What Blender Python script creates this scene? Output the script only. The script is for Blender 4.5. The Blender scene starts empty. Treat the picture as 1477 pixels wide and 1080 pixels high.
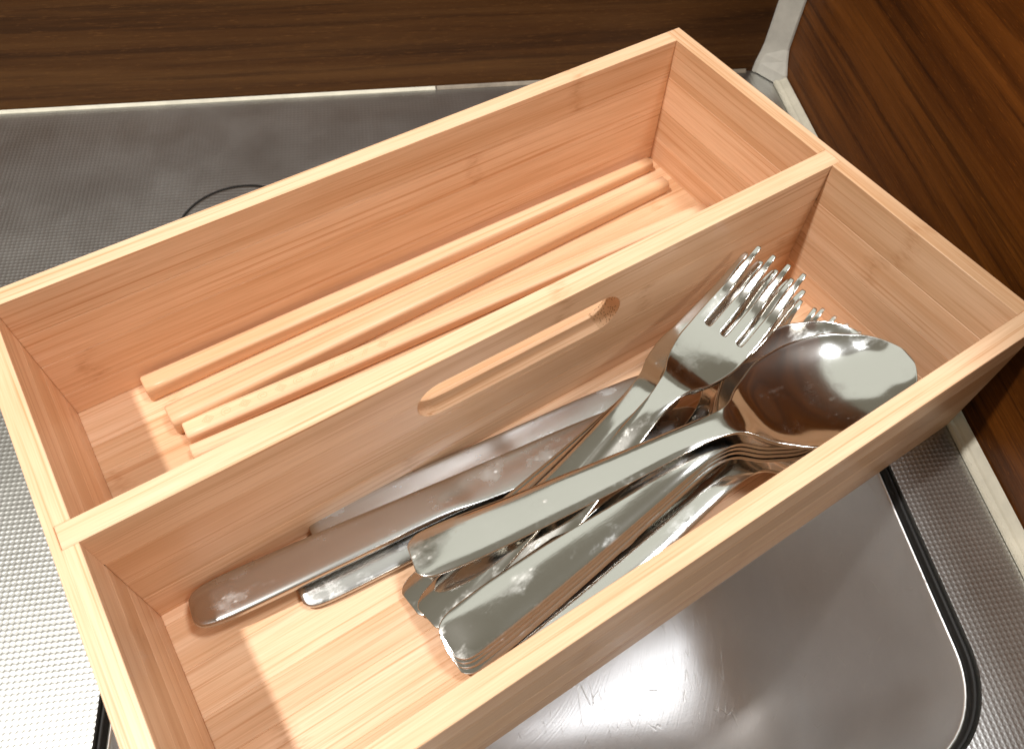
import bpy, bmesh, math, random
from mathutils import Vector, Matrix

random.seed(7)
scene = bpy.context.scene
C = scene.collection

# ------------------------------------------------------------------ camera, light, exposure
CAM = Vector((0.049007, -0.030875, 0.248226))
RC = Matrix(((0.836692, 0.438191, -0.328534), (-0.546615, 0.705404, -0.45124), (0.03402, 0.557131, 0.829728)))
FPX = 1140.145
cd = bpy.data.cameras.new('camera')
cam = bpy.data.objects.new('camera', cd)
C.objects.link(cam)
cam.matrix_world = Matrix.Translation(CAM) @ RC.to_4x4()
cd.sensor_width = 36.0
cd.lens = FPX / 1477.0 * 36.0
cd.clip_start = 0.01
cd.clip_end = 50
cd.dof.use_dof = True
cd.dof.focus_distance = 0.245
cd.dof.aperture_fstop = 26.0
scene.camera = cam

world = bpy.data.worlds.new('World')
scene.world = world
world.use_nodes = True
wbg = world.node_tree.nodes['Background']
wbg.inputs[0].default_value = (0.98, 0.89, 0.68, 1)
wbg.inputs[1].default_value = 0.25

BOXC = Vector((0.136, 0.088, 0.02))


def area_lamp(name, off, size, power, color, target=BOXC):
    ld = bpy.data.lights.new(name, 'AREA')
    ld.shape = 'DISK'
    ld.size = size
    ld.energy = power
    ld.color = color
    o = bpy.data.objects.new(name, ld)
    C.objects.link(o)
    o.location = target + Vector(off)
    o.rotation_euler = (-Vector(off)).to_track_quat('-Z', 'Y').to_euler()
    return o


area_lamp('ceiling_spot_lamp', (-0.47, 0.10, 1.10), 0.05, 12.8, (1.0, 0.965, 0.92))
area_lamp('ceiling_room_lamp', (0.10, -0.84, 1.10), 0.14, 3.4, (1.0, 0.95, 0.87))
area_lamp('added_basin_lamp', (0.304, -0.22, 1.18), 0.20, 7.6, (0.95, 0.97, 1.0))  # added lamp, placed to put a highlight on the basin floor

refl_panel = area_lamp('added_reflection_panel', (0.30, 0.36, 1.20), 1.05, 1.65, (0.96, 1.0, 0.92))  # added light panel, gives the cutlery pale ceiling-like reflections
refl_panel.data.shape = 'RECTANGLE'
refl_panel.data.size_y = 0.75

scene.view_settings.view_transform = 'Standard'
scene.view_settings.look = 'None'
scene.view_settings.exposure = 0.0
scene.view_settings.gamma = 1.0
scene.view_settings.use_curve_mapping = False
scene.render.engine = 'CYCLES'
cy = scene.cycles
cy.use_denoising = True
cy.max_bounces = 10
cy.glossy_bounces = 8
cy.diffuse_bounces = 6
cy.caustics_reflective = True
cy.blur_glossy = 0.6
cy.sample_clamp_indirect = 8.0

# ------------------------------------------------------------------ helpers


def bp(px, py, z):
    """photo pixel -> point at height z above the counter"""
    d = RC @ Vector(((px - 738.5) / FPX, -(py - 540.0) / FPX, -1.0))
    return CAM + d * ((z - CAM.z) / d.z)


def pt(p):
    return p if isinstance(p, Vector) else bp(*p)


def tag(o, label, cat, group=None):
    o['label'] = label
    o['category'] = cat
    if group:
        o['group'] = group
    return o


def link(name, me, mat=None, parent=None):
    o = bpy.data.objects.new(name, me)
    C.objects.link(o)
    if mat and me is not None:
        me.materials.clear()
        me.materials.append(mat)
    if parent:
        o.parent = parent
    return o


def empty(name, loc=(0, 0, 0), parent=None):
    o = bpy.data.objects.new(name, None)
    C.objects.link(o)
    o.location = loc
    o.empty_display_size = 0.01
    if parent:
        o.parent = parent
    return o


def bm_mesh(bm, name, smooth=False, smooth_angle=None):
    bmesh.ops.recalc_face_normals(bm, faces=bm.faces)
    me = bpy.data.meshes.new(name)
    bm.to_mesh(me)
    bm.free()
    if smooth:
        for p in me.polygons:
            p.use_smooth = True
    return me


def prism(poly, z0, z1, bevel=0.0):
    """vertical prism over polygon [(x,y)...]"""
    bm = bmesh.new()
    a = [bm.verts.new((x, y, z0)) for x, y in poly]
    b = [bm.verts.new((x, y, z1)) for x, y in poly]
    n = len(poly)
    bm.faces.new(list(reversed(a)))
    bm.faces.new(b)
    for i in range(n):
        bm.faces.new((a[i], a[(i + 1) % n], b[(i + 1) % n], b[i]))
    if bevel:
        bmesh.ops.recalc_face_normals(bm, faces=bm.faces)
        bmesh.ops.bevel(bm, geom=list(bm.edges), offset=bevel, segments=1, affect='EDGES', profile=0.5)
    return bm


# ------------------------------------------------------------------ materials


class NT:
    def __init__(self, name):
        self.m = bpy.data.materials.new(name)
        self.m.use_nodes = True
        self.t = self.m.node_tree
        self.b = self.t.nodes['Principled BSDF']

    def n(self, typ, **kw):
        nd = self.t.nodes.new(typ)
        for k, v in kw.items():
            if k.startswith('i_'):
                nd.inputs[k[2:].replace('_', ' ')].default_value = v
            else:
                setattr(nd, k, v)
        return nd

    def l(self, a, b):
        self.t.links.new(a, b)

    def math(self, op, a, b=None, c=None, clamp=False):
        nd = self.t.nodes.new('ShaderNodeMath')
        nd.operation = op
        nd.use_clamp = clamp
        for i, v in enumerate((a, b, c)):
            if v is None:
                continue
            if isinstance(v, (int, float)):
                nd.inputs[i].default_value = v
            else:
                self.l(v, nd.inputs[i])
        return nd.outputs[0]

    def mix(self, fac, a, b, mode='MIX'):
        nd = self.t.nodes.new('ShaderNodeMix')
        nd.data_type = 'RGBA'
        nd.blend_type = mode
        for sock, v in ((nd.inputs[0], fac), (nd.inputs[6], a), (nd.inputs[7], b)):
            if isinstance(v, (int, float)):
                sock.default_value = v
            elif isinstance(v, tuple):
                sock.default_value = v if len(v) == 4 else (*v, 1)
            else:
                self.l(v, sock)
        return nd.outputs[2]

    def ramp(self, fac, stops):
        nd = self.t.nodes.new('ShaderNodeValToRGB')
        e = nd.color_ramp.elements
        while len(e) < len(stops):
            e.new(0.5)
        for el, (p, c) in zip(e, stops):
            el.position = p
            el.color = c if len(c) == 4 else (*c, 1)
        self.l(fac, nd.inputs[0])
        return nd.outputs[0]

    def noise(self, vec, scale, detail=2.0, rough=0.5, dim='3D', w=None, dist=0.0):
        nd = self.t.nodes.new('ShaderNodeTexNoise')
        nd.noise_dimensions = dim
        nd.inputs['Scale'].default_value = scale
        nd.inputs['Detail'].default_value = detail
        nd.inputs['Roughness'].default_value = rough
        nd.inputs['Distortion'].default_value = dist
        self.l(vec, nd.inputs['Vector'])
        if w is not None:
            self.l(w, nd.inputs['W'])
        return nd.outputs[0]

    def scaled(self, vec, s, off=None):
        nd = self.t.nodes.new('ShaderNodeMapping')
        nd.inputs['Scale'].default_value = s
        self.l(vec, nd.inputs['Vector'])
        if off is not None:
            self.l(off, nd.inputs['Location'])
        return nd.outputs[0]

    def bump(self, h, strength, dist):
        nd = self.t.nodes.new('ShaderNodeBump')
        nd.inputs['Strength'].default_value = strength
        nd.inputs['Distance'].default_value = dist
        self.l(h, nd.inputs['Height'])
        self.l(nd.outputs[0], self.b.inputs['Normal'])


def bamboo(name, base, tint=1.0, fibre=1.0, nodes=True):
    """laminated bamboo: grain runs along local X of each strip"""
    m = NT(name)
    tc = m.n('ShaderNodeTexCoord').outputs['Object']
    oi = m.n('ShaderNodeObjectInfo').outputs['Random']
    comb = m.n('ShaderNodeCombineXYZ')
    m.l(m.math('MULTIPLY', oi, 37.0), comb.inputs[0])
    m.l(m.math('MULTIPLY', oi, 91.0), comb.inputs[1])
    m.l(m.math('MULTIPLY', oi, 53.0), comb.inputs[2])
    off = comb.outputs[0]
    broad = m.noise(m.scaled(tc, (7, 130, 130), off), 1.0, 3, 0.55)
    fine = m.noise(m.scaled(tc, (6, 900, 900), off), 1.0, 4, 0.65)
    bold = m.noise(m.scaled(tc, (5, 300, 300), off), 1.0, 2, 0.5)
    fibre_n = m.noise(m.scaled(tc, (60, 2300, 2300), off), 1.0, 1, 0.5)
    mott = m.noise(m.scaled(tc, (40, 60, 60), off), 1.0, 2, 0.5)
    b = Vector(base)
    dark = tuple(b * Vector((0.80, 0.70, 0.58)))[:3] if False else (b.x * 0.88, b.y * 0.80, b.z * 0.72)
    light = (min(1, b.x * 1.06), b.y * 1.10, b.z * 1.16)
    col = m.ramp(broad, [(0.30, dark), (0.5, tuple(b)), (0.68, light)])
    # thin darker growth lines
    ln = m.ramp(fine, [(0.33, (0, 0, 0)), (0.45, (1, 1, 1))])
    bl = m.ramp(bold, [(0.30, (1, 1, 1)), (0.40, (0, 0, 0))])
    col = m.mix(m.math('MULTIPLY', bl, 0.36 * fibre), col, (b.x * 0.66, b.y * 0.48, b.z * 0.31))
    col = m.mix(m.math('MULTIPLY', m.math('SUBTRACT', 1.0, ln), 0.80 * fibre), col, (b.x * 0.72, b.y * 0.53, b.z * 0.38))
    col = m.mix(m.math('MULTIPLY', m.ramp(fibre_n, [(0.35, (1, 1, 1)), (0.6, (0, 0, 0))]), 0.20 * fibre), col, (b.x * 0.6, b.y * 0.45, b.z * 0.3))
    # strip-to-strip tone
    tone = m.math('MULTIPLY_ADD', oi, 0.22, 0.89)
    tn = m.n('ShaderNodeCombineColor')
    m.l(tone, tn.inputs[0])
    m.l(m.math('POWER', tone, 1.25), tn.inputs[1])
    m.l(m.math('POWER', tone, 1.6), tn.inputs[2])
    col = m.mix(1.0, col, tn.outputs[0], 'MULTIPLY')
    if nodes:
        # a knuckle of the cane somewhere on the strip
        sx = m.n('ShaderNodeSeparateXYZ')
        m.l(tc, sx.inputs[0])
        wob = m.math('MULTIPLY', m.math('SUBTRACT', m.noise(m.scaled(tc, (1, 260, 260), off), 1.0, 2), 0.5), 0.012)
        pos = m.math('MULTIPLY', m.math('SUBTRACT', m.math('FRACT', m.math('MULTIPLY', oi, 17.3)), 0.5), 0.26)
        dx = m.math('ABSOLUTE', m.math('SUBTRACT', m.math('ADD', sx.outputs[0], wob), pos))
        near = m.math('SUBTRACT', 1.0, m.math('DIVIDE', dx, 0.0045), clamp=True)
        dash = m.ramp(m.noise(m.scaled(tc, (260, 1300, 1300), off), 1.0, 2), [(0.45, (0, 0, 0)), (0.6, (1, 1, 1))])
        k = m.math('MULTIPLY', m.math('MULTIPLY', near, m.math('MULTIPLY_ADD', dash, 0.8, 0.2)), 0.42)
        col = m.mix(k, col, (b.x * 0.52, b.y * 0.33, b.z * 0.18))
    m.l(col, m.b.inputs['Base Color'])
    m.l(m.math('MULTIPLY_ADD', mott, 0.18, 0.29), m.b.inputs['Roughness'])
    m.b.inputs['Specular IOR Level'].default_value = 0.30
    m.bump(m.math('ADD', m.math('MULTIPLY', fibre_n, 0.4), fine), 0.10, 0.0003)
    return m.m


BAMBOO = bamboo('bamboo', (0.775, 0.505, 0.312))
BAMBOO_STICK = bamboo('bamboo_stick', (0.785, 0.525, 0.325), fibre=0.7, nodes=False)

m = NT('carved_bamboo')
m.b.inputs['Base Color'].default_value = (0.64, 0.40, 0.225, 1)
m.b.inputs['Roughness'].default_value = 0.6
CARVE = m.m


def steel_polished(name, base, r0, r1):
    m = NT(name)
    tc = m.n('ShaderNodeTexCoord').outputs['Object']
    oi = m.n('ShaderNodeObjectInfo').outputs['Random']
    comb = m.n('ShaderNodeCombineXYZ')
    m.l(m.math('MULTIPLY', oi, 31.0), comb.inputs[0])
    m.l(m.math('MULTIPLY', oi, 17.0), comb.inputs[1])
    off = comb.outputs[0]
    smear = m.noise(m.scaled(tc, (55, 90, 90), off), 1.0, 5, 0.62)
    lines = m.noise(m.scaled(tc, (60, 2600, 2600), off), 1.0, 2, 0.6)
    spots = m.n('ShaderNodeTexVoronoi')
    spots.inputs['Scale'].default_value = 210
    m.l(m.scaled(tc, (1, 1.4, 1), off), spots.inputs['Vector'])
    sm = m.ramp(smear, [(0.56, (0, 0, 0)), (0.74, (1, 1, 1))])
    sp = m.math('MULTIPLY', m.ramp(spots.outputs[0], [(0.10, (1, 1, 1)), (0.2, (0, 0, 0))]), sm)
    scv = m.n('ShaderNodeTexVoronoi', feature='DISTANCE_TO_EDGE')
    scv.inputs['Scale'].default_value = 1.0
    m.l(m.scaled(tc, (260, 1500, 900), off), scv.inputs['Vector'])
    scl = m.math('MULTIPLY', m.ramp(scv.outputs[0], [(0.0, (1, 1, 1)), (0.03, (0, 0, 0))]), m.ramp(m.noise(m.scaled(tc, (90, 90, 90), off), 1.0, 2), [(0.54, (0, 0, 0)), (0.66, (1, 1, 1))]))
    sp = m.math('MAXIMUM', sp, m.math('MULTIPLY', scl, 0.22))
    rough = m.math('ADD', m.math('MULTIPLY_ADD', sm, r1 - r0, r0), m.math('MULTIPLY', sp, 0.25))
    m.l(rough, m.b.inputs['Roughness'])
    m.l(m.math('SUBTRACT', 1.0, m.math('MULTIPLY', sp, 0.35)), m.b.inputs['Metallic'])
    m.l(m.mix(sp, base, (min(1, base[0] * 1.3), min(1, base[1] * 1.3), min(1, base[2] * 1.3))), m.b.inputs['Base Color'])
    m.bump(m.math('ADD', m.math('MULTIPLY', lines, 0.25), smear), 0.035, 0.0006)
    return m.m


STEEL = steel_polished('polished_steel', (0.66, 0.65, 0.62), 0.10, 0.32)
STEEL_KNIFE = steel_polished('satin_steel', (0.50, 0.495, 0.48), 0.22, 0.44)

# embossed counter sheet
m = NT('embossed_steel')
tc = m.n('ShaderNodeTexCoord').outputs['Object']
sx = m.n('ShaderNodeSeparateXYZ')
m.l(tc, sx.inputs[0])
K = 2 * math.pi / 0.0025
sa = m.math('SINE', m.math('MULTIPLY', m.math('ADD', sx.outputs[0], sx.outputs[1]), K * 0.7071))
sb = m.math('SINE', m.math('MULTIPLY', m.math('SUBTRACT', sx.outputs[0], sx.outputs[1]), K * 0.7071))
dots = m.ramp(m.math('MULTIPLY_ADD', m.math('MULTIPLY', sa, sb), 0.5, 0.5), [(0.35, (0, 0, 0)), (0.95, (1, 1, 1))])
sm = m.noise(tc, 30.0, 5, 0.65)
m.l(m.math('MULTIPLY_ADD', sm, 0.14, 0.30), m.b.inputs['Roughness'])
m.l(m.ramp(sm, [(0.3, (0.55, 0.55, 0.53)), (0.7, (0.60, 0.60, 0.58))]), m.b.inputs['Base Color'])
m.b.inputs['Metallic'].default_value = 1.0
m.bump(m.math('ADD', dots, m.math('MULTIPLY', sm, 0.06)), 0.22, 0.0003)
COUNTER = m.m

# brushed basin
m = NT('brushed_basin_steel')
tc = m.n('ShaderNodeTexCoord').outputs['Object']
sm = m.noise(tc, 22.0, 5, 0.62)
rad = m.n('ShaderNodeVectorMath', operation='LENGTH')
sub = m.n('ShaderNodeVectorMath', operation='SUBTRACT')
sub.inputs[1].default_value = (0.05, 0.12, -0.1)
m.l(tc, sub.inputs[0])
m.l(sub.outputs[0], rad.inputs[0])
cr = m.n('ShaderNodeCombineXYZ')
m.l(m.math('MULTIPLY', rad.outputs['Value'], 1700.0), cr.inputs[0])
m.l(m.math('MULTIPLY', m.noise(tc, 14.0, 1), 7.0), cr.inputs[1])
br = m.noise(cr.outputs[0], 1.0, 3, 0.6)
scr = m.n('ShaderNodeTexVoronoi', feature='DISTANCE_TO_EDGE')
scr.inputs['Scale'].default_value = 1.0
m.l(m.scaled(tc, (210, 34, 60)), scr.inputs['Vector'])
sline = m.ramp(scr.outputs[0], [(0.0, (1, 1, 1)), (0.018, (0, 0, 0))])
sline = m.math('MULTIPLY', sline, m.ramp(m.noise(tc, 160.0, 2), [(0.54, (0, 0, 0)), (0.60, (1, 1, 1))]))
m.l(m.math('MULTIPLY_ADD', sm, 0.18, 0.37), m.b.inputs['Roughness'])
m.l(m.mix(m.math('MULTIPLY', sline, 0.8), m.ramp(sm, [(0.3, (0.84, 0.84, 0.84)), (0.72, (0.93, 0.93, 0.93))]), (0.9, 0.9, 0.88)), m.b.inputs['Base Color'])
m.b.inputs['Metallic'].default_value = 1.0
m.bump(m.math('ADD', m.math('MULTIPLY', br, 0.7), sline), 0.26, 0.0004)
BASIN = m.m

# dark laminate
def laminate(name, c0, c1, c2, rough, contrast):
    m = NT(name)
    tc = m.n('ShaderNodeTexCoord').outputs['Object']
    w1 = m.noise(m.scaled(tc, (3.0, 70, 70)), 1.0, 6, 0.66, dist=0.5)
    w2 = m.noise(m.scaled(tc, (6, 260, 260)), 1.0, 6, 0.7, dist=0.25)
    po = m.noise(m.scaled(tc, (170, 1900, 1900)), 1.0, 3, 0.65)
    col = m.ramp(w1, [(0.30, c0), (0.48, c1), (0.70, c2)])
    col = m.mix(m.math('MULTIPLY', m.ramp(w2, [(0.38, (1, 1, 1)), (0.50, (0, 0, 0))]), contrast), col, c0)
    pore = m.ramp(po, [(0.58, (0, 0, 0)), (0.70, (1, 1, 1))])
    col = m.mix(m.math('MULTIPLY', pore, 0.40), col, (c2[0] * 1.7, c2[1] * 1.7, c2[2] * 1.7))
    m.l(col, m.b.inputs['Base Color'])
    m.l(m.math('MULTIPLY_ADD', po, 0.25, rough), m.b.inputs['Roughness'])
    m.b.inputs['Specular IOR Level'].default_value = 0.16
    m.bump(m.math('ADD', m.math('MULTIPLY', po, -0.6), m.math('MULTIPLY', w2, 0.5)), 0.25, 0.0005)
    return m.m


LAM_B = laminate('brown_laminate', (0.027, 0.009, 0.0016), (0.076, 0.028, 0.0055), (0.115, 0.048, 0.012), 0.42, 0.5)
LAM_R = laminate('walnut_laminate', (0.018, 0.0045, 0.0006), (0.10, 0.029, 0.0032), (0.19, 0.060, 0.008), 0.34, 0.6)


def plain(name, col, rough, bump=0.0, var=0.1):
    m = NT(name)
    tc = m.n('ShaderNodeTexCoord').outputs['Object']
    n = m.noise(tc, 90.0, 4, 0.6)
    d = tuple(c * (1 - var * 2) for c in col)
    m.l(m.ramp(n, [(0.3, d), (0.65, col)]), m.b.inputs['Base Color'])
    m.b.inputs['Roughness'].default_value = rough
    if bump:
        m.bump(n, bump, 0.001)
    return m.m


TRIM = plain('painted_trim', (0.62, 0.60, 0.54), 0.35, 0.15)
SEAL = plain('cream_seal', (0.70, 0.66, 0.54), 0.4, 0.2)
BLACK = plain('black_gap_shade', (0.008, 0.0075, 0.007), 0.6)
SEAL_DULL = plain('dull_seal', (0.30, 0.25, 0.19), 0.6, 0.3, 0.25)
CAP_GAP = plain('cap_gap_shade', (0.015, 0.014, 0.013), 0.5)

# ------------------------------------------------------------------ the setting (kitchen frame: u along the back wall, v towards it)
KA = math.atan2(-0.429, 0.903)
KIT = Matrix.Rotation(KA, 4, 'Z')
SC = 0.85
U_R = 0.2885 * SC       # inner edge of the strip along the side wall
V_B = 0.3805 * SC       # front edge of the strip along the back wall
SW = 0.0078             # strip width, back wall
SWS = 0.0050            # strip width, side wall
B_U0, B_U1, B_V0, B_V1, B_R = -0.0552 * SC, 0.2562 * SC, 0.007 * SC, 0.200 * SC, 0.040 * SC


def kit_obj(name, bm, mat, smooth=False, kind='structure'):
    o = link(name, bm_mesh(bm, name, smooth), mat)
    o.matrix_world = KIT
    if kind:
        o['kind'] = kind
    return o


def rrect(inset, n=14, rmin=0.004):
    x0, x1, y0, y1 = B_U0 + inset, B_U1 - inset, B_V0 + inset, B_V1 - inset
    r = min(B_R - min(inset, 0.006), (y1 - y0) / 2 - 0.0005)
    pts = []
    for cx, cy_, a0 in ((x1 - r, y0 + r, -90), (x1 - r, y1 - r, 0), (x0 + r, y1 - r, 90), (x0 + r, y0 + r, 180)):
        for i in range(n + 1):
            a = math.radians(a0 + 90 * i / n)
            pts.append((cx + r * math.cos(a), cy_ + r * math.sin(a)))
    return pts


# counter sheet with the basin opening
bm = bmesh.new()
ring = rrect(0.0)
inner = [bm.verts.new((x, y, 0)) for x, y in ring]
X0, X1, Y0, Y1 = -0.75, U_R + SWS + 0.02, -0.45, V_B + SW + 0.02
outer = []
cxm, cym = (B_U0 + B_U1) / 2, (B_V0 + B_V1) / 2
for x, y in ring:
    dx, dy = x - cxm, y - cym
    ts = []
    if dx > 1e-9:
        ts.append((X1 - cxm) / dx)
    if dx < -1e-9:
        ts.append((X0 - cxm) / dx)
    if dy > 1e-9:
        ts.append((Y1 - cym) / dy)
    if dy < -1e-9:
        ts.append((Y0 - cym) / dy)
    t_ = min(ts)
    outer.append(bm.verts.new((cxm + dx * t_, cym + dy * t_, 0)))
corners = {}
n_ = len(ring)
for i in range(n_):
    j = (i + 1) % n_
    a, b = outer[i].co, outer[j].co
    f = [inner[i], outer[i]]
    # insert the sheet corner where two neighbours lie on different sides
    on = lambda p: (abs(p.x - X0) < 1e-6, abs(p.x - X1) < 1e-6, abs(p.y - Y0) < 1e-6, abs(p.y - Y1) < 1e-6)
    if not any(p and q for p, q in zip(on(a), on(b))):
        cxn = X1 if (on(a)[1] or on(b)[1]) else X0
        cyn = Y1 if (on(a)[3] or on(b)[3]) else Y0
        f.append(bm.verts.new((cxn, cyn, 0)))
    f += [outer[j], inner[j]]
    bm.faces.new(f)
# turned-down edge of the opening
low = [bm.verts.new((x, y, -0.004)) for x, y in rrect(0.0004)]
for i in range(n_):
    j = (i + 1) % n_
    bm.faces.new((inner[j], inner[i], low[i], low[j]))
counter = kit_obj('counter', bm, COUNTER)

# basin: groove, rolled lip, wall, fillet, floor
prof = [(0.0020, -0.0070), (0.0022, -0.0046), (0.0026, -0.0044), (0.0030, -0.0052), (0.0040, -0.0085), (0.0060, -0.018),
        (0.0085, -0.050), (0.0110, -0.085), (0.0130, -0.112)]
fr = 0.040
for i in range(1, 13):
    a = math.radians(90 * i / 12)
    prof.append((0.0130 + fr * (1 - math.cos(a)), -0.112 - fr * math.sin(a)))
prof += [(0.060, -0.1522), (0.068, -0.1526)]
bm = bmesh.new()
rings = []
for ins, z in prof:
    rings.append([bm.verts.new((x, y, z)) for x, y in rrect(ins, rmin=0.002)])
for r0, r1 in zip(rings, rings[1:]):
    for i in range(n_):
        j = (i + 1) % n_
        bm.faces.new((r0[j], r0[i], r1[i], r1[j]))
bm.faces.new(list(reversed(rings[-1])))
basin = empty('sink_basin')
basin.matrix_world = KIT
link('bowl', bm_mesh(bm, 'bowl', True), BASIN, basin)
bm = bmesh.new()
rings = []
for ins, z in [(0.0005, -0.0035), (0.0006, -0.0016), (0.0012, -0.0013), (0.0018, -0.0019), (0.00195, -0.0050)]:
    rings.append([bm.verts.new((x, y, z)) for x, y in rrect(ins)])
for r0, r1 in zip(rings, rings[1:]):
    for i in range(n_):
        j = (i + 1) % n_
        bm.faces.new((r0[j], r0[i], r1[i], r1[j]))
link('gap_shade_ring', bm_mesh(bm, 'gap_shade_ring', True), BLACK, basin)  # black ring stands in for the shade of the gap round the basin
tag(basin, 'brushed stainless steel sink basin set in the counter under the bamboo box', 'sink')

# wall panels
bm = prism([(-0.75, V_B + SW), (U_R + SWS - 0.0002, V_B + SW), (U_R + SWS - 0.0002, V_B + SW + 0.01), (-0.75, V_B + SW + 0.01)], -0.002, 0.20)
kit_obj('wall_back', bm, LAM_B)
wl = prism([(-0.60, 0.0), (0.60, 0.0), (0.60, 0.01), (-0.60, 0.01)], -0.002, 0.20)
wr = link('wall_side', bm_mesh(wl, 'wall_side'), LAM_R)
wr.matrix_world = KIT @ Matrix.Translation((U_R + SWS, V_B + SW - 0.59, 0)) @ Matrix.Rotation(math.radians(-90), 4, 'Z')
wr['kind'] = 'structure'


def profile_strip(name, prof2, length, mat):
    """extrude a (d, z) profile along local X"""
    bm = bmesh.new()
    a = [bm.verts.new((0, d, z)) for d, z in prof2]
    b = [bm.verts.new((length, d, z)) for d, z in prof2]
    n = len(prof2)
    bm.faces.new(a)
    bm.faces.new(list(reversed(b)))
    for i in range(n):
        bm.faces.new((a[i], a[(i + 1) % n], b[(i + 1) % n], b[i]))
    return link(name, bm_mesh(bm, name), mat)


seal = [(0.0, 0.0003), (0.0, 0.0014), (0.0008, 0.0022), (0.0028, 0.0026), (0.0034, 0.0034), (0.0060, 0.0052), (0.0072, 0.0054), (0.0076, 0.0046), (0.0076, 0.0003)]
o = profile_strip('seal_strip', [(d * 0.18 + SW * 0.82 - 0.0002, z * 0.28) for d, z in seal], 0.75 + 0.0865 * SC, SEAL)
o.matrix_world = KIT @ Matrix.Translation((-0.75, V_B, 0))
tag(o, 'thin cream sealing strip along the foot of the horizontal-grained back panel', 'sealing strip')
o = profile_strip('seal_strip', [(d * 0.22 + SW * 0.78 - 0.0002, z * 0.30) for d, z in seal], U_R - 0.0865 * SC - 0.012, SEAL_DULL)  # duller grey-brown stretch of the strip
o.matrix_world = KIT @ Matrix.Translation((0.0865 * SC + 0.0006, V_B, 0))
tag(o, 'dull grey-brown end of the sealing strip behind the box, next to the corner trim', 'sealing strip')
o = profile_strip('seal_strip', [(d * 0.63, z) for d, z in seal], 0.60 + V_B - 0.002, SEAL)
o.matrix_world = KIT @ Matrix.Translation((U_R, V_B - 0.004, 0)) @ Matrix.Rotation(math.radians(-90), 4, 'Z')
tag(o, 'wide cream sealing strip along the foot of the side panel by the spoons', 'sealing strip')

# corner trim: chamfered upright with a flared foot
bm = bmesh.new()
secs = [(0.0006, 0.0125, 0.0150), (0.006, 0.0122, 0.0140), (0.011, 0.0112, 0.0100), (0.016, 0.0106, 0.0072), (0.03, 0.0104, 0.0068), (0.20, 0.0104, 0.0068)]
prev = None
for z, a, b in secs:
    cu, cv = U_R + SWS - 0.0003, V_B + SW - 0.0003
    pts = [(cu, cv), (cu - a, cv), (cu - a, cv - 0.0014), (cu - a + 0.0016, cv - 0.0022), (cu - 0.0022, cv - b + 0.0008), (cu - 0.0010, cv - b), (cu, cv - b)]
    ring_ = [bm.verts.new((x, y, z)) for x, y in pts]
    if prev:
        for i in range(len(pts)):
            j = (i + 1) % len(pts)
            bm.faces.new((prev[i], prev[j], ring_[j], ring_[i]))
    else:
        bm.faces.new(list(reversed(ring_)))
    prev = ring_
bm.faces.new(prev)
o = link('corner_trim', bm_mesh(bm, 'corner_trim'), TRIM)
o.matrix_world = KIT
tag(o, 'pale grey upright corner trim with flared foot where the two panels meet', 'corner trim')

# round cap set into the counter behind the box
cap = empty('hole_cap')
cap.matrix_world = KIT @ Matrix.Translation((-0.0186 * SC, 0.2855 * SC, 0))
bm = bmesh.new()
R_ = 0.0262
pr = [(R_ - 0.0012, 0.0012), (R_ - 0.0003, 0.0010), (R_, 0.0003)]
rs = []
for r, z in pr:
    rs.append([bm.verts.new((r * math.cos(2 * math.pi * i / 72), r * math.sin(2 * math.pi * i / 72), z)) for i in range(72)])
bm.faces.new(rs[0])
for p_, q_ in zip(rs, rs[1:]):
    for i in range(72):
        bm.faces.new((p_[i], q_[i], q_[(i + 1) % 72], p_[(i + 1) % 72]))
link('disc', bm_mesh(bm, 'disc'), COUNTER, cap)
bm = bmesh.new()
rs = []
for r, z in [(R_ + 0.0001, 0.0004), (R_ + 0.0002, 0.0011), (R_ + 0.0009, 0.0011), (R_ + 0.0010, 0.0003)]:
    rs.append([bm.verts.new((r * math.cos(2 * math.pi * i / 72), r * math.sin(2 * math.pi * i / 72), z)) for i in range(72)])
for p_, q_ in zip(rs, rs[1:]):
    for i in range(72):
        bm.faces.new((p_[i], q_[i], q_[(i + 1) % 72], p_[(i + 1) % 72]))
link('cap_shade_ring', bm_mesh(bm, 'cap_shade_ring'), CAP_GAP, cap)  # near-black colour stands in for shade in the gap round the disc
tag(cap, 'flat round steel cap with dark rim in the counter behind the box', 'cap')

# ------------------------------------------------------------------ the bamboo box
L, W, H, T, TF, YD, TD = 0.272, 0.17546, 0.0628, 0.00639, 0.0034, 0.08422, 0.00706
Z0 = 0.0006
box = empty('bamboo_box', (0, 0, Z0))
tag(box, 'open two-compartment bamboo cutlery box with handle slot in its divider', 'box')
BEV = 0.00016


def strip(name, parent, x0, x1, y0, y1, z0, z1, along='x', poly=None, cut=None):
    cx_, cy__, cz_ = (x0 + x1) / 2, (y0 + y1) / 2, (z0 + z1) / 2
    hx, hy, hz = (x1 - x0) / 2, (y1 - y0) / 2, (z1 - z0) / 2
    if along == 'y':
        hx, hy = hy, hx
    pl = poly or [(-hx, -hy), (hx, -hy), (hx, hy), (-hx, hy)]
    me = bm_mesh(prism(pl, -hz, hz, BEV), name)
    o = link(name, me, BAMBOO, parent)
    o.location = (cx_, cy__, cz_)
    if along == 'y':
        o.rotation_euler = (0, 0, math.radians(90))
    return o


def levels(z0, z1, n):
    zs = [z0 + (z1 - z0) * i / n for i in range(n + 1)]
    for i in range(1, n):
        zs[i] += random.uniform(-0.0012, 0.0012)
    return zs


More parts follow.
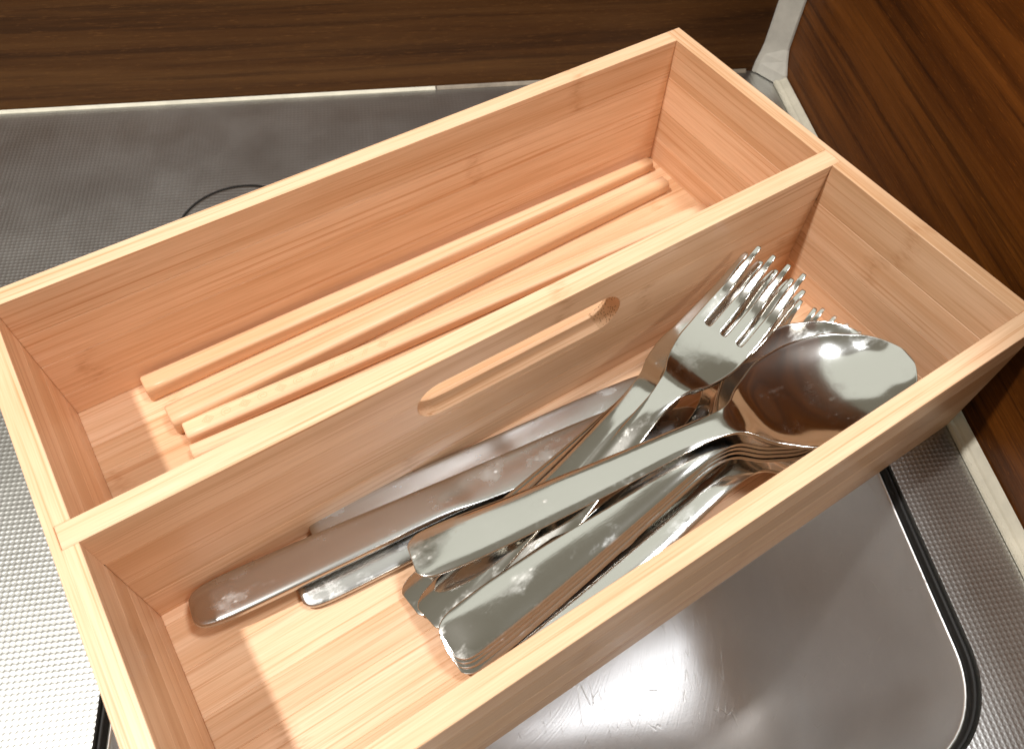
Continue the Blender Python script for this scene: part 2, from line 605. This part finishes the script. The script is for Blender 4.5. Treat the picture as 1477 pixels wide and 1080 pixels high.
def wall(name, x0, x1, y0, y1, along, n=4, notch=None):
    p = empty(name, (0, 0, 0), box)
    zs = levels(0.0, H, n)
    for i in range(n):
        if notch and i == n - 1:
            # the divider's tongue is let into the rail: local X runs along +y, local Y along -x
            hx, hy = (y1 - y0) / 2, (x1 - x0) / 2
            cyy = (y0 + y1) / 2
            a, b = YD - cyy - 0.00005, YD + TD - cyy + 0.00005
            d = (x1 - x0) * 0.64
            if notch == 'hi':     # notch opens towards -x (the end wall at x = L) -> local +Y
                pl = [(-hx, -hy), (hx, -hy), (hx, hy), (b, hy), (b, hy - d), (a, hy - d), (a, hy), (-hx, hy)]
            else:
                pl = [(-hx, -hy), (a, -hy), (a, -hy + d), (b, -hy + d), (b, -hy), (hx, -hy), (hx, hy), (-hx, hy)]
            strip('strip', p, x0, x1, y0, y1, zs[i], zs[i + 1], along, pl)
        else:
            strip('strip', p, x0, x1, y0, y1, zs[i], zs[i + 1], along)
    return p


G = 0.00004
wall('front_wall', 0, L, 0, T, 'x')
wall('back_wall', T + G, L - T - G, W - T, W, 'x')
wall('end_wall', 0, T, T + G, W, 'y', notch='lo')
wall('end_wall', L - T, L, T + G, W, 'y', notch='hi')
fl = empty('floor_panel', (0, 0, 0), box)
ny = 11
ys = [T + G + (W - 2 * T - 2 * G) * i / ny for i in range(ny + 1)]
for i in range(1, ny):
    ys[i] += random.uniform(-0.0015, 0.0015)
for i in range(ny):
    strip('strip', fl, T + G, L - T - G, ys[i], ys[i + 1], 0.0003, TF)
dv = empty('divider', (0, 0, 0), box)
zs = levels(TF + G, H, 4)
# slot cutter
SX0, SX1, SZ, SR = 0.0985, 0.1752, 0.0438, 0.0081
cp = []
for i in range(21):
    a = math.radians(-90 + 180 * i / 20)
    cp.append((SX1 - SR + SR * math.cos(a), SZ + SR * math.sin(a)))
for i in range(21):
    a = math.radians(90 + 180 * i / 20)
    cp.append((SX0 + SR + SR * math.cos(a), SZ + SR * math.sin(a)))
cbm = bmesh.new()
va = [cbm.verts.new((x, YD - 0.01, z + Z0)) for x, z in cp]
vb = [cbm.verts.new((x, YD + TD + 0.01, z + Z0)) for x, z in cp]
cbm.faces.new(va)
cbm.faces.new(list(reversed(vb)))
for i in range(len(cp)):
    cbm.faces.new((va[i], va[(i + 1) % len(cp)], vb[(i + 1) % len(cp)], vb[i]))
cutter = link('cutter', bm_mesh(cbm, 'cutter'))
todo = []
for i in range(4):
    tg = T * 0.62 if i == 3 else -G
    s = strip('strip', dv, T - tg, L - T + tg, YD, YD + TD, zs[i], zs[i + 1])
    if zs[i] < SZ + SR and zs[i + 1] > SZ - SR:
        md = s.modifiers.new('slot', 'BOOLEAN')
        md.object = cutter
        md.operation = 'DIFFERENCE'
        md.solver = 'EXACT'
        todo.append(s)
bpy.context.view_layer.update()
dg = bpy.context.evaluated_depsgraph_get()
for s in todo:
    me = bpy.data.meshes.new_from_object(s.evaluated_get(dg))
    s.modifiers.clear()
    s.data = me
bpy.data.objects.remove(cutter)
# cut fibres showing at the rounded end of the slot
m = NT('bamboo_end_grain')
tc = m.n('ShaderNodeTexCoord').outputs['Object']
vo = m.n('ShaderNodeTexVoronoi')
vo.inputs['Scale'].default_value = 1250
m.l(tc, vo.inputs['Vector'])
dots = m.ramp(vo.outputs[0], [(0.20, (0.26, 0.13, 0.055)), (0.38, (0.66, 0.41, 0.235))])
m.l(dots, m.b.inputs['Base Color'])
m.b.inputs['Roughness'].default_value = 0.6
bm = bmesh.new()
pa = pb = None
for i in range(17):
    a = math.radians(-82 + 150 * i / 16)
    rr = SR - 0.00006
    x_, z_ = SX1 - SR + rr * math.cos(a), SZ + rr * math.sin(a)
    va_, vb_ = bm.verts.new((x_, YD + 0.0001, z_)), bm.verts.new((x_, YD + TD - 0.0001, z_))
    if pa:
        bm.faces.new((pa, va_, vb_, pb))
    pa, pb = va_, vb_
link('end_grain', bm_mesh(bm, 'end_grain', True), m.m, dv)

# ------------------------------------------------------------------ chopsticks


def chopstick(name, pe, pt, label, w0=0.0072, w1=0.0046, flat=1.0, roll=0.0):
    """pe = thick end, pt = tip (centre line points)"""
    d = pt - pe
    ln = d.length
    bm = bmesh.new()
    prev = None
    N = 28
    for i in range(N + 1):
        s = i / N
        w = (w0 + (w1 - w0) * s) / 2
        rnd = 0.10 + 0.70 * max(0, (s - 0.35) / 0.65)       # square to round
        x = ln * s
        if i == 0:
            x, w = 0.0, w * 0.86
        ring = []
        for k in range(24):
            a = 2 * math.pi * k / 24
            ex = 2.0 + (1 - rnd) * 7.0
            ca, sa_ = math.cos(a), math.sin(a)
            rr = (abs(ca) ** ex + abs(sa_) ** ex) ** (-1 / ex)
            ring.append(bm.verts.new((x, w * rr * ca, w * flat * rr * sa_)))
        if prev:
            for k in range(24):
                bm.faces.new((prev[k], prev[(k + 1) % 24], ring[(k + 1) % 24], ring[k]))
        else:
            bm.faces.new(list(reversed(ring)))
            # second ring gives the end a soft edge
            ring2 = [bm.verts.new((0.0006, v.co.y / 0.86, v.co.z / 0.86)) for v in ring]
            for k in range(24):
                bm.faces.new((ring[k], ring[(k + 1) % 24], ring2[(k + 1) % 24], ring2[k]))
            ring = ring2
        prev = ring
    bm.faces.new(prev)
    me = bm_mesh(bm, name, True)
    o = link(name, me, BAMBOO_STICK)
    M = d.to_track_quat('X', 'Z').to_matrix().to_4x4()
    o.matrix_world = Matrix.Translation(pe) @ M @ Matrix.Rotation(roll, 4, 'X')
    return tag(o, label, 'chopstick', 'chopsticks in the back compartment')


zf = Z0 + TF
chopstick('chopstick', bp(210, 562, zf + .0038), bp(936, 237, zf + .0026), 'bamboo chopstick lying right against the back wall of the box', 0.0075, 0.0056)
chopstick('chopstick', bp(247, 607, zf + .0045), bp(958, 266, zf + .0029), 'thick bamboo chopstick between the one by the back wall and the carved one', 0.0087, 0.0062)
c_e, c_t = Vector((0.0356, 0.1386, zf + .0036)), Vector((0.2630, 0.1290, zf + .0024))
stick_c = chopstick('chopstick', c_e, c_t, 'bamboo chopstick with a row of small motifs carved on its flat end', 0.0072, 0.0052, flat=0.84)
chopstick('chopstick', Vector((0.0345, 0.1306, zf + .0026)), Vector((0.2620, 0.1165, zf + .0022)), 'low bamboo chopstick half hidden behind the divider under the carved one', 0.0056, 0.0043, flat=0.8)


def carving(parent, x, kind, sz):
    """engraved line work on the upper face of a stick"""
    bm = bmesh.new()
    z = (0.0072 - 0.0020 * x / 0.232) / 2 * 0.84 + 0.00001

    def line(pts, w=0.00016, closed=True):
        n = len(pts)
        rng = range(n if closed else n - 1)
        for i in rng:
            a, b = Vector((*pts[i], z)), Vector((*pts[(i + 1) % n], z))
            d = (b - a).normalized()
            nrm = Vector((-d.y, d.x, 0)) * w / 2
            vs = [bm.verts.new(v) for v in (a - nrm, b - nrm, b + nrm, a + nrm)]
            vt = [bm.verts.new(v.co + Vector((0, 0, 0.00003))) for v in vs]
            bm.faces.new(vt)
            for k in range(4):
                bm.faces.new((vs[k], vs[(k + 1) % 4], vt[(k + 1) % 4], vt[k]))
    if kind == 'diamond':
        for f_ in (1.0, 0.66, 0.33):
            line([(x - sz * f_, 0), (x, -sz * .8 * f_), (x + sz * f_, 0), (x, sz * .8 * f_)])
    elif kind == 'scroll':
        line([(x + sz * (0.2 + t / 26) * math.cos(t * .5), sz * .85 * (0.2 + t / 26) * math.sin(t * .5)) for t in range(22)], closed=False)
    else:
        for k in (-1, 0, 1):
            line([(x - sz * .7 + k * sz * .35, -sz * .6), (x + sz * .3 + k * sz * .35, sz * .6)], closed=False)
    o = link('carving', bm_mesh(bm, 'carving'), CARVE, parent)
    return o


for i, k in enumerate(('diamond', 'scroll', 'diamond', 'scroll', 'diamond', 'scroll', 'dash', 'dash', 'scroll', 'dash', 'diamond')):
    carving(stick_c, 0.0085 + i * 0.0066, k, 0.0021)

# ------------------------------------------------------------------ cutlery


def smooth(a, b, x):
    t = max(0.0, min(1.0, (x - a) / (b - a)))
    return t * t * (3 - 2 * t)


def interp(tab, x):
    if x <= tab[0][0]:
        return tab[0][1]
    for (x0, y0), (x1, y1) in zip(tab, tab[1:]):
        if x <= x1:
            t = (x - x0) / (x1 - x0)
            t = t * t * (3 - 2 * t)
            return y0 + (y1 - y0) * t
    return tab[-1][1]


def grid_mesh(name, xs, ycols, height, half, skip=None, thick=0.0014, crease=0.35, sub=2):
    """sheet -> solidified, subdivided cutlery blank (mesh data)"""
    bm = bmesh.new()
    V = []
    for i, x in enumerate(xs):
        hw = half(x)
        V.append([bm.verts.new((x, c * hw, height(x, c))) for c in ycols])
    for i in range(len(xs) - 1):
        for j in range(len(ycols) - 1):
            if skip and skip(i, j):
                continue
            bm.faces.new((V[i][j], V[i + 1][j], V[i + 1][j + 1], V[i][j + 1]))
    bmesh.ops.delete(bm, geom=[v for v in bm.verts if not v.link_faces], context='VERTS')
    bmesh.ops.recalc_face_normals(bm, faces=bm.faces)
    if bm.faces and sum(f.normal.z for f in bm.faces) < 0:
        bmesh.ops.reverse_faces(bm, faces=bm.faces)
    me = bpy.data.meshes.new(name)
    bm.to_mesh(me)
    bm.free()
    tmp = bpy.data.objects.new('tmp', me)
    C.objects.link(tmp)
    md = tmp.modifiers.new('s', 'SOLIDIFY')
    md.thickness = thick
    md.offset = 0.0
    md.edge_crease_inner = crease
    md.edge_crease_outer = crease
    ss = tmp.modifiers.new('ss', 'SUBSURF')
    ss.levels = sub
    ss.render_levels = sub
    bpy.context.view_layer.update()
    d = bpy.context.evaluated_depsgraph_get()
    out = bpy.data.meshes.new_from_object(tmp.evaluated_get(d))
    bpy.data.objects.remove(tmp)
    return out


def split_mesh(me, pieces):
    """pieces = [(name, test(center))]; shared smooth normals are kept across the cuts"""
    nv = [v.normal.copy() for v in me.vertices]
    res = []
    cen = [p.center.copy() for p in me.polygons]
    taken = [False] * len(cen)
    for nm, test in pieces:
        ids = [i for i, c in enumerate(cen) if not taken[i] and test(c)]
        for i in ids:
            taken[i] = True
        mp, co, no, fs = {}, [], [], []
        for i in ids:
            f = []
            for v in me.polygons[i].vertices:
                if v not in mp:
                    mp[v] = len(co)
                    co.append(me.vertices[v].co.copy())
                    no.append(nv[v])
                f.append(mp[v])
            fs.append(f)
        m2 = bpy.data.meshes.new(nm)
        m2.from_pydata(co, [], fs)
        m2.update()
        for p in m2.polygons:
            p.use_smooth = True
        m2.normals_split_custom_set_from_vertices(no)
        res.append((nm, m2))
    return res


# ---- spoon: 165 mm, handle end at x = 0
SL, SB = 0.174, 0.113       # length, start of the bowl
s_half = [(0, 0.0042), (0.0012, 0.0062), (0.004, 0.0074), (0.012, 0.0079), (0.05, 0.0064), (0.088, 0.0044), (0.101, 0.0038), (0.108, 0.0054), (0.115, 0.0116), (0.125, 0.0178), (0.140, 0.0212), (0.154, 0.0200), (0.164, 0.0152), (0.170, 0.0098), (0.1732, 0.0052), (0.174, 0.0018)]
s_z = [(0, 0.0), (0.03, 0.0012), (0.07, 0.0060), (0.095, 0.0105), (0.106, 0.0105), (0.118, 0.0078), (0.145, 0.0062), (0.174, 0.0072)]
s_d = [(0, 0), (0.104, 0), (0.110, 0.0010), (0.120, 0.0031), (0.136, 0.0050), (0.152, 0.0048), (0.164, 0.0030), (0.174, 0.0)]


def spoon_height(x, c):
    z = interp(s_z, x)
    d = interp(s_d, x)
    handle = 1 - smooth(0.09, 0.108, x)
    return z - d * (1 - abs(c) ** 2.6) + handle * 0.0007 * (1 - c ** 4) * smooth(-0.004, 0.012, x)


xs = [0, 0.0006, 0.0016, 0.004, 0.008, 0.016, 0.03, 0.05, 0.07, 0.088, 0.098, 0.104, 0.108, 0.1115, 0.115, 0.119, 0.125, 0.132, 0.140, 0.148, 0.155, 0.161, 0.166, 0.170, 0.173, 0.174]
yc = [-1, -0.86, -0.6, -0.3, 0, 0.3, 0.6, 0.86, 1]
SPOON = split_mesh(grid_mesh('spoon', xs, yc, spoon_height, lambda x: interp(s_half, x), thick=0.0012, crease=0.4),
                   [('handle', lambda c: c.x < 0.1075), ('bowl', lambda c: True)])

# ---- fork: 170 mm
FL, FS = 0.172, 0.136       # length, root of the slots
f_half = [(0, 0.0042), (0.0012, 0.0061), (0.004, 0.0072), (0.012, 0.0075), (0.05, 0.0062), (0.086, 0.0042), (0.100, 0.0037), (0.108, 0.0060), (0.117, 0.0106), (0.126, 0.0126), (0.14, 0.0128), (0.172, 0.0120)]
f_z = [(0, 0.0), (0.03, 0.0012), (0.07, 0.0060), (0.095, 0.0110), (0.104, 0.0112), (0.118, 0.0070), (0.132, 0.0046), (0.148, 0.0058), (0.172, 0.0135)]
tw, gp = 0.35, 0.2       # share of the half width
cols = []
y = -1.0
for k in range(4):
    cols += [y, y + tw * 0.5, y + tw]
    y += tw + gp
FCOL = cols                 # 12 columns: tines are cells (0,1),(3,4),(6,7),(9,10); slots are cells 2,5,8


def fork_height(x, c):
    z = interp(f_z, x)
    handle = 1 - smooth(0.085, 0.108, x)
    return z + handle * 0.0007 * (1 - c ** 4) * smooth(-0.004, 0.012, x) - 0.0007 * (1 - c * c) * smooth(0.106, 0.12, x) * (1 - smooth(0.13, 0.15, x))


xs = [0, 0.0006, 0.0016, 0.004, 0.008, 0.016, 0.03, 0.05, 0.07, 0.088, 0.098, 0.104, 0.109, 0.114, 0.119, 0.126, 0.132, 0.1353, 0.1363, 0.140, 0.147, 0.154, 0.162, 0.167, 0.170, 0.172]
first_slot = xs.index(0.1363)


def fork_grid():
    me_xs = xs
    bm = bmesh.new()
    V = []
    for i, x in enumerate(me_xs):
        hw = interp(f_half, x)
        row = []
        for j, c in enumerate(FCOL):
            tine, pos = divmod(j, 3)
            cc = c
            if i >= first_slot:
                mid = FCOL[tine * 3 + 1]
                nar = 1.0 - 0.55 * smooth(0.145, 0.172, x)
                cc = mid + (c - mid) * nar
            row.append(bm.verts.new((x, cc * hw, fork_height(x, cc))))
        V.append(row)
    for i in range(len(me_xs) - 1):
        for j in range(11):
            if j in (2, 5, 8) and i >= first_slot:
                continue
            bm.faces.new((V[i][j], V[i + 1][j], V[i + 1][j + 1], V[i][j + 1]))
    bmesh.ops.recalc_face_normals(bm, faces=bm.faces)
    if sum(f.normal.z for f in bm.faces) < 0:
        bmesh.ops.reverse_faces(bm, faces=bm.faces)
    me = bpy.data.meshes.new('fork')
    bm.to_mesh(me)
    bm.free()
    tmp = bpy.data.objects.new('tmp', me)
    C.objects.link(tmp)
    md = tmp.modifiers.new('s', 'SOLIDIFY')
    md.thickness = 0.0014
    md.offset = 0.0
    md.edge_crease_inner = 0.45
    md.edge_crease_outer = 0.45
    ss = tmp.modifiers.new('ss', 'SUBSURF')
    ss.levels = 2
    ss.render_levels = 2
    bpy.context.view_layer.update()
    out = bpy.data.meshes.new_from_object(tmp.evaluated_get(bpy.context.evaluated_depsgraph_get()))
    bpy.data.objects.remove(tmp)
    return out


def tine_test(k):
    lo, hi = (-1.2, -0.575, 0.0, 0.575)[k], (-0.575, 0.0, 0.575, 1.2)[k]
    return lambda c: c.x > 0.1372 and lo * 0.0126 <= c.y < hi * 0.0126


FORK = split_mesh(fork_grid(), [('handle', lambda c: c.x < 0.1045), ('head', lambda c: c.x < 0.1372)] + [('tine', tine_test(k)) for k in range(4)])

# ---- table knife: 196 mm, closed loft
KL, KB = 0.196, 0.098


def knife_mesh():
    bm = bmesh.new()
    prev = None
    st = [0, 0.0004, 0.0014, 0.004, 0.01, 0.03, 0.055, 0.078, 0.090, 0.095, 0.099, 0.104, 0.112, 0.13, 0.15, 0.17, 0.182, 0.190, 0.194, 0.1958, 0.196]
    up = [(0, 0.0042), (0.0014, 0.0064), (0.004, 0.0078), (0.012, 0.0088), (0.05, 0.0082), (0.09, 0.0072), (0.1, 0.0070), (0.15, 0.0064), (0.182, 0.0048), (0.194, 0.0010), (0.196, -0.0020)]
    dn = [(0, 0.0042), (0.0014, 0.0064), (0.004, 0.0078), (0.012, 0.0088), (0.05, 0.0082), (0.09, 0.0074), (0.104, 0.0080), (0.118, 0.0094), (0.15, 0.0098), (0.185, 0.0080), (0.194, 0.0050), (0.196, 0.0030)]
    th = [(0, 0.0012), (0.002, 0.0019), (0.05, 0.0021), (0.09, 0.0018), (0.102, 0.0010), (0.15, 0.0008), (0.196, 0.0005)]
    for x in st:
        a, b, t = interp(up, x), interp(dn, x), interp(th, x)
        ring = []
        for k in range(20):
            an = 2 * math.pi * k / 20
            ca, sa_ = math.cos(an), math.sin(an)
            ex = 4.6
            yy = math.copysign(abs(ca) ** (2 / ex), ca)
            zz = math.copysign(abs(sa_) ** (2 / ex), sa_)
            mid, hw = (a - b) / 2, (a + b) / 2
            edge = 1.0
            if x > 0.1:
                edge = 0.35 + 0.65 * (yy + 1) / 2
            ring.append(bm.verts.new((x, mid + hw * yy, t * zz * edge)))
        if prev:
            for k in range(20):
                bm.faces.new((prev[k], prev[(k + 1) % 20], ring[(k + 1) % 20], ring[k]))
        else:
            bm.faces.new(list(reversed(ring)))
        prev = ring
    bm.faces.new(prev)
    bmesh.ops.recalc_face_normals(bm, faces=bm.faces)
    me = bpy.data.meshes.new('knife')
    bm.to_mesh(me)
    bm.free()
    tmp = bpy.data.objects.new('tmp', me)
    C.objects.link(tmp)
    ss = tmp.modifiers.new('ss', 'SUBSURF')
    ss.levels = 2
    ss.render_levels = 2
    bpy.context.view_layer.update()
    out = bpy.data.meshes.new_from_object(tmp.evaluated_get(bpy.context.evaluated_depsgraph_get()))
    bpy.data.objects.remove(tmp)
    return out


KNIFE = split_mesh(knife_mesh(), [('handle', lambda c: c.x < 0.0965), ('blade', lambda c: True)])


def place(kind, end, tip, roll, label, group, length, tip_z_local, mat):
    """lay a utensil so that its handle end is at 'end' and its tip at 'tip'"""
    pieces = {'spoon': SPOON, 'fork': FORK, 'knife': KNIFE}[kind]
    d = tip - end
    root = empty(kind, end)
    # local chord runs from (0,0,0) to (length,0,tip_z_local)
    q = d.to_track_quat('X', 'Z').to_matrix().to_4x4()
    back = Matrix.Rotation(math.atan2(tip_z_local, length), 4, 'Y')
    s = d.length / math.hypot(length, tip_z_local)
    root.matrix_world = Matrix.Translation(end) @ q @ Matrix.Rotation(math.radians(roll), 4, 'X') @ back @ Matrix.Scale(s, 4)
    head = None
    for nm, me in pieces:
        if not me.materials:
            me.materials.append(mat)
        o = bpy.data.objects.new(nm, me)
        C.objects.link(o)
        if nm == 'tine' and head:
            o.parent = head
        else:
            o.parent = root
        if nm == 'head':
            head = o
    print('UT', kind, round(s, 3), [round(v, 4) for v in end], [round(v, 4) for v in tip])
    return tag(root, label, kind, group)


def spoon(e, t, roll, label):
    return place('spoon', pt(e), pt(t), roll, label, 'spoons piled in the front compartment', SL, 0.0072, STEEL)


def fork(e, t, roll, label):
    return place('fork', pt(e), pt(t), roll, label, 'forks piled in the front compartment', FL, 0.0135, STEEL)


def knife(e, t, roll, label):
    return place('knife', pt(e), pt(t), roll, label, 'knives along the divider', KL, 0.0, STEEL_KNIFE)


knife((432, 858, 0.0068), (1000, 585, 0.0072), 4, 'table knife on the box floor, half covered by the stained knife above it')
knife((450, 772, 0.0085), (958, 536, 0.0070), 3, 'table knife hugging the foot of the divider')
knife((276, 884, 0.0120), (975, 566, 0.0150), -6, 'water-stained table knife whose handle reaches nearest the end wall')

fork((790, 905, 0.0065), (1146, 428, 0.029), 0, 'fork with tines just showing between the top fork and the spoon bowls')
fork((880, 850, 0.0065), (1214, 462, 0.024), 0, 'fork hidden under the spoons with tine tips above the bowl rims')
fork((592, 872, 0.0080), (1128, 398, 0.040), -5, 'lowest fork of the nested forks beside the divider')
fork((616, 892, 0.0130), (1110, 384, 0.047), -7, 'fork nested directly under the topmost fork')
fork((686, 893, 0.0135), (1128, 376, 0.052), 0, 'topmost fork with four tines raised against the divider')

spoon(Vector((0.0835, 0.0160, 0.0075)), Vector((0.2560, 0.0300, 0.0120)), 0, 'lowest spoon lying on the box floor along the front wall')


def bowl_pose(e, c):
    e, c = bp(*e), bp(*c)
    return e, e + (c - e).normalized() * SL * 1.0


for dx, dy, dz, lb in ((8, 22, 0.0100, 'bottom spoon of the nested stack of four'),
                       (4, 13, 0.0122, 'second spoon from the bottom of the nested stack of four'),
                       (1, 6, 0.0144, 'third spoon from the bottom of the nested stack of four'),
                       (0, 0, 0.0166, 'upper spoon of the nested stack, just under the crossing spoon')):
    e, t = bowl_pose((645 + dx, 930 + dy, dz), (1170 + dx * .3, 538 + dy * .4, dz + 0.0130))
    spoon(e, t, 3, lb)
e, t = bowl_pose((594, 808, 0.0220), (1217, 552, 0.0372))
spoon(e, t, -3, 'topmost spoon lying across the forks, pale handle beside the stained knife')
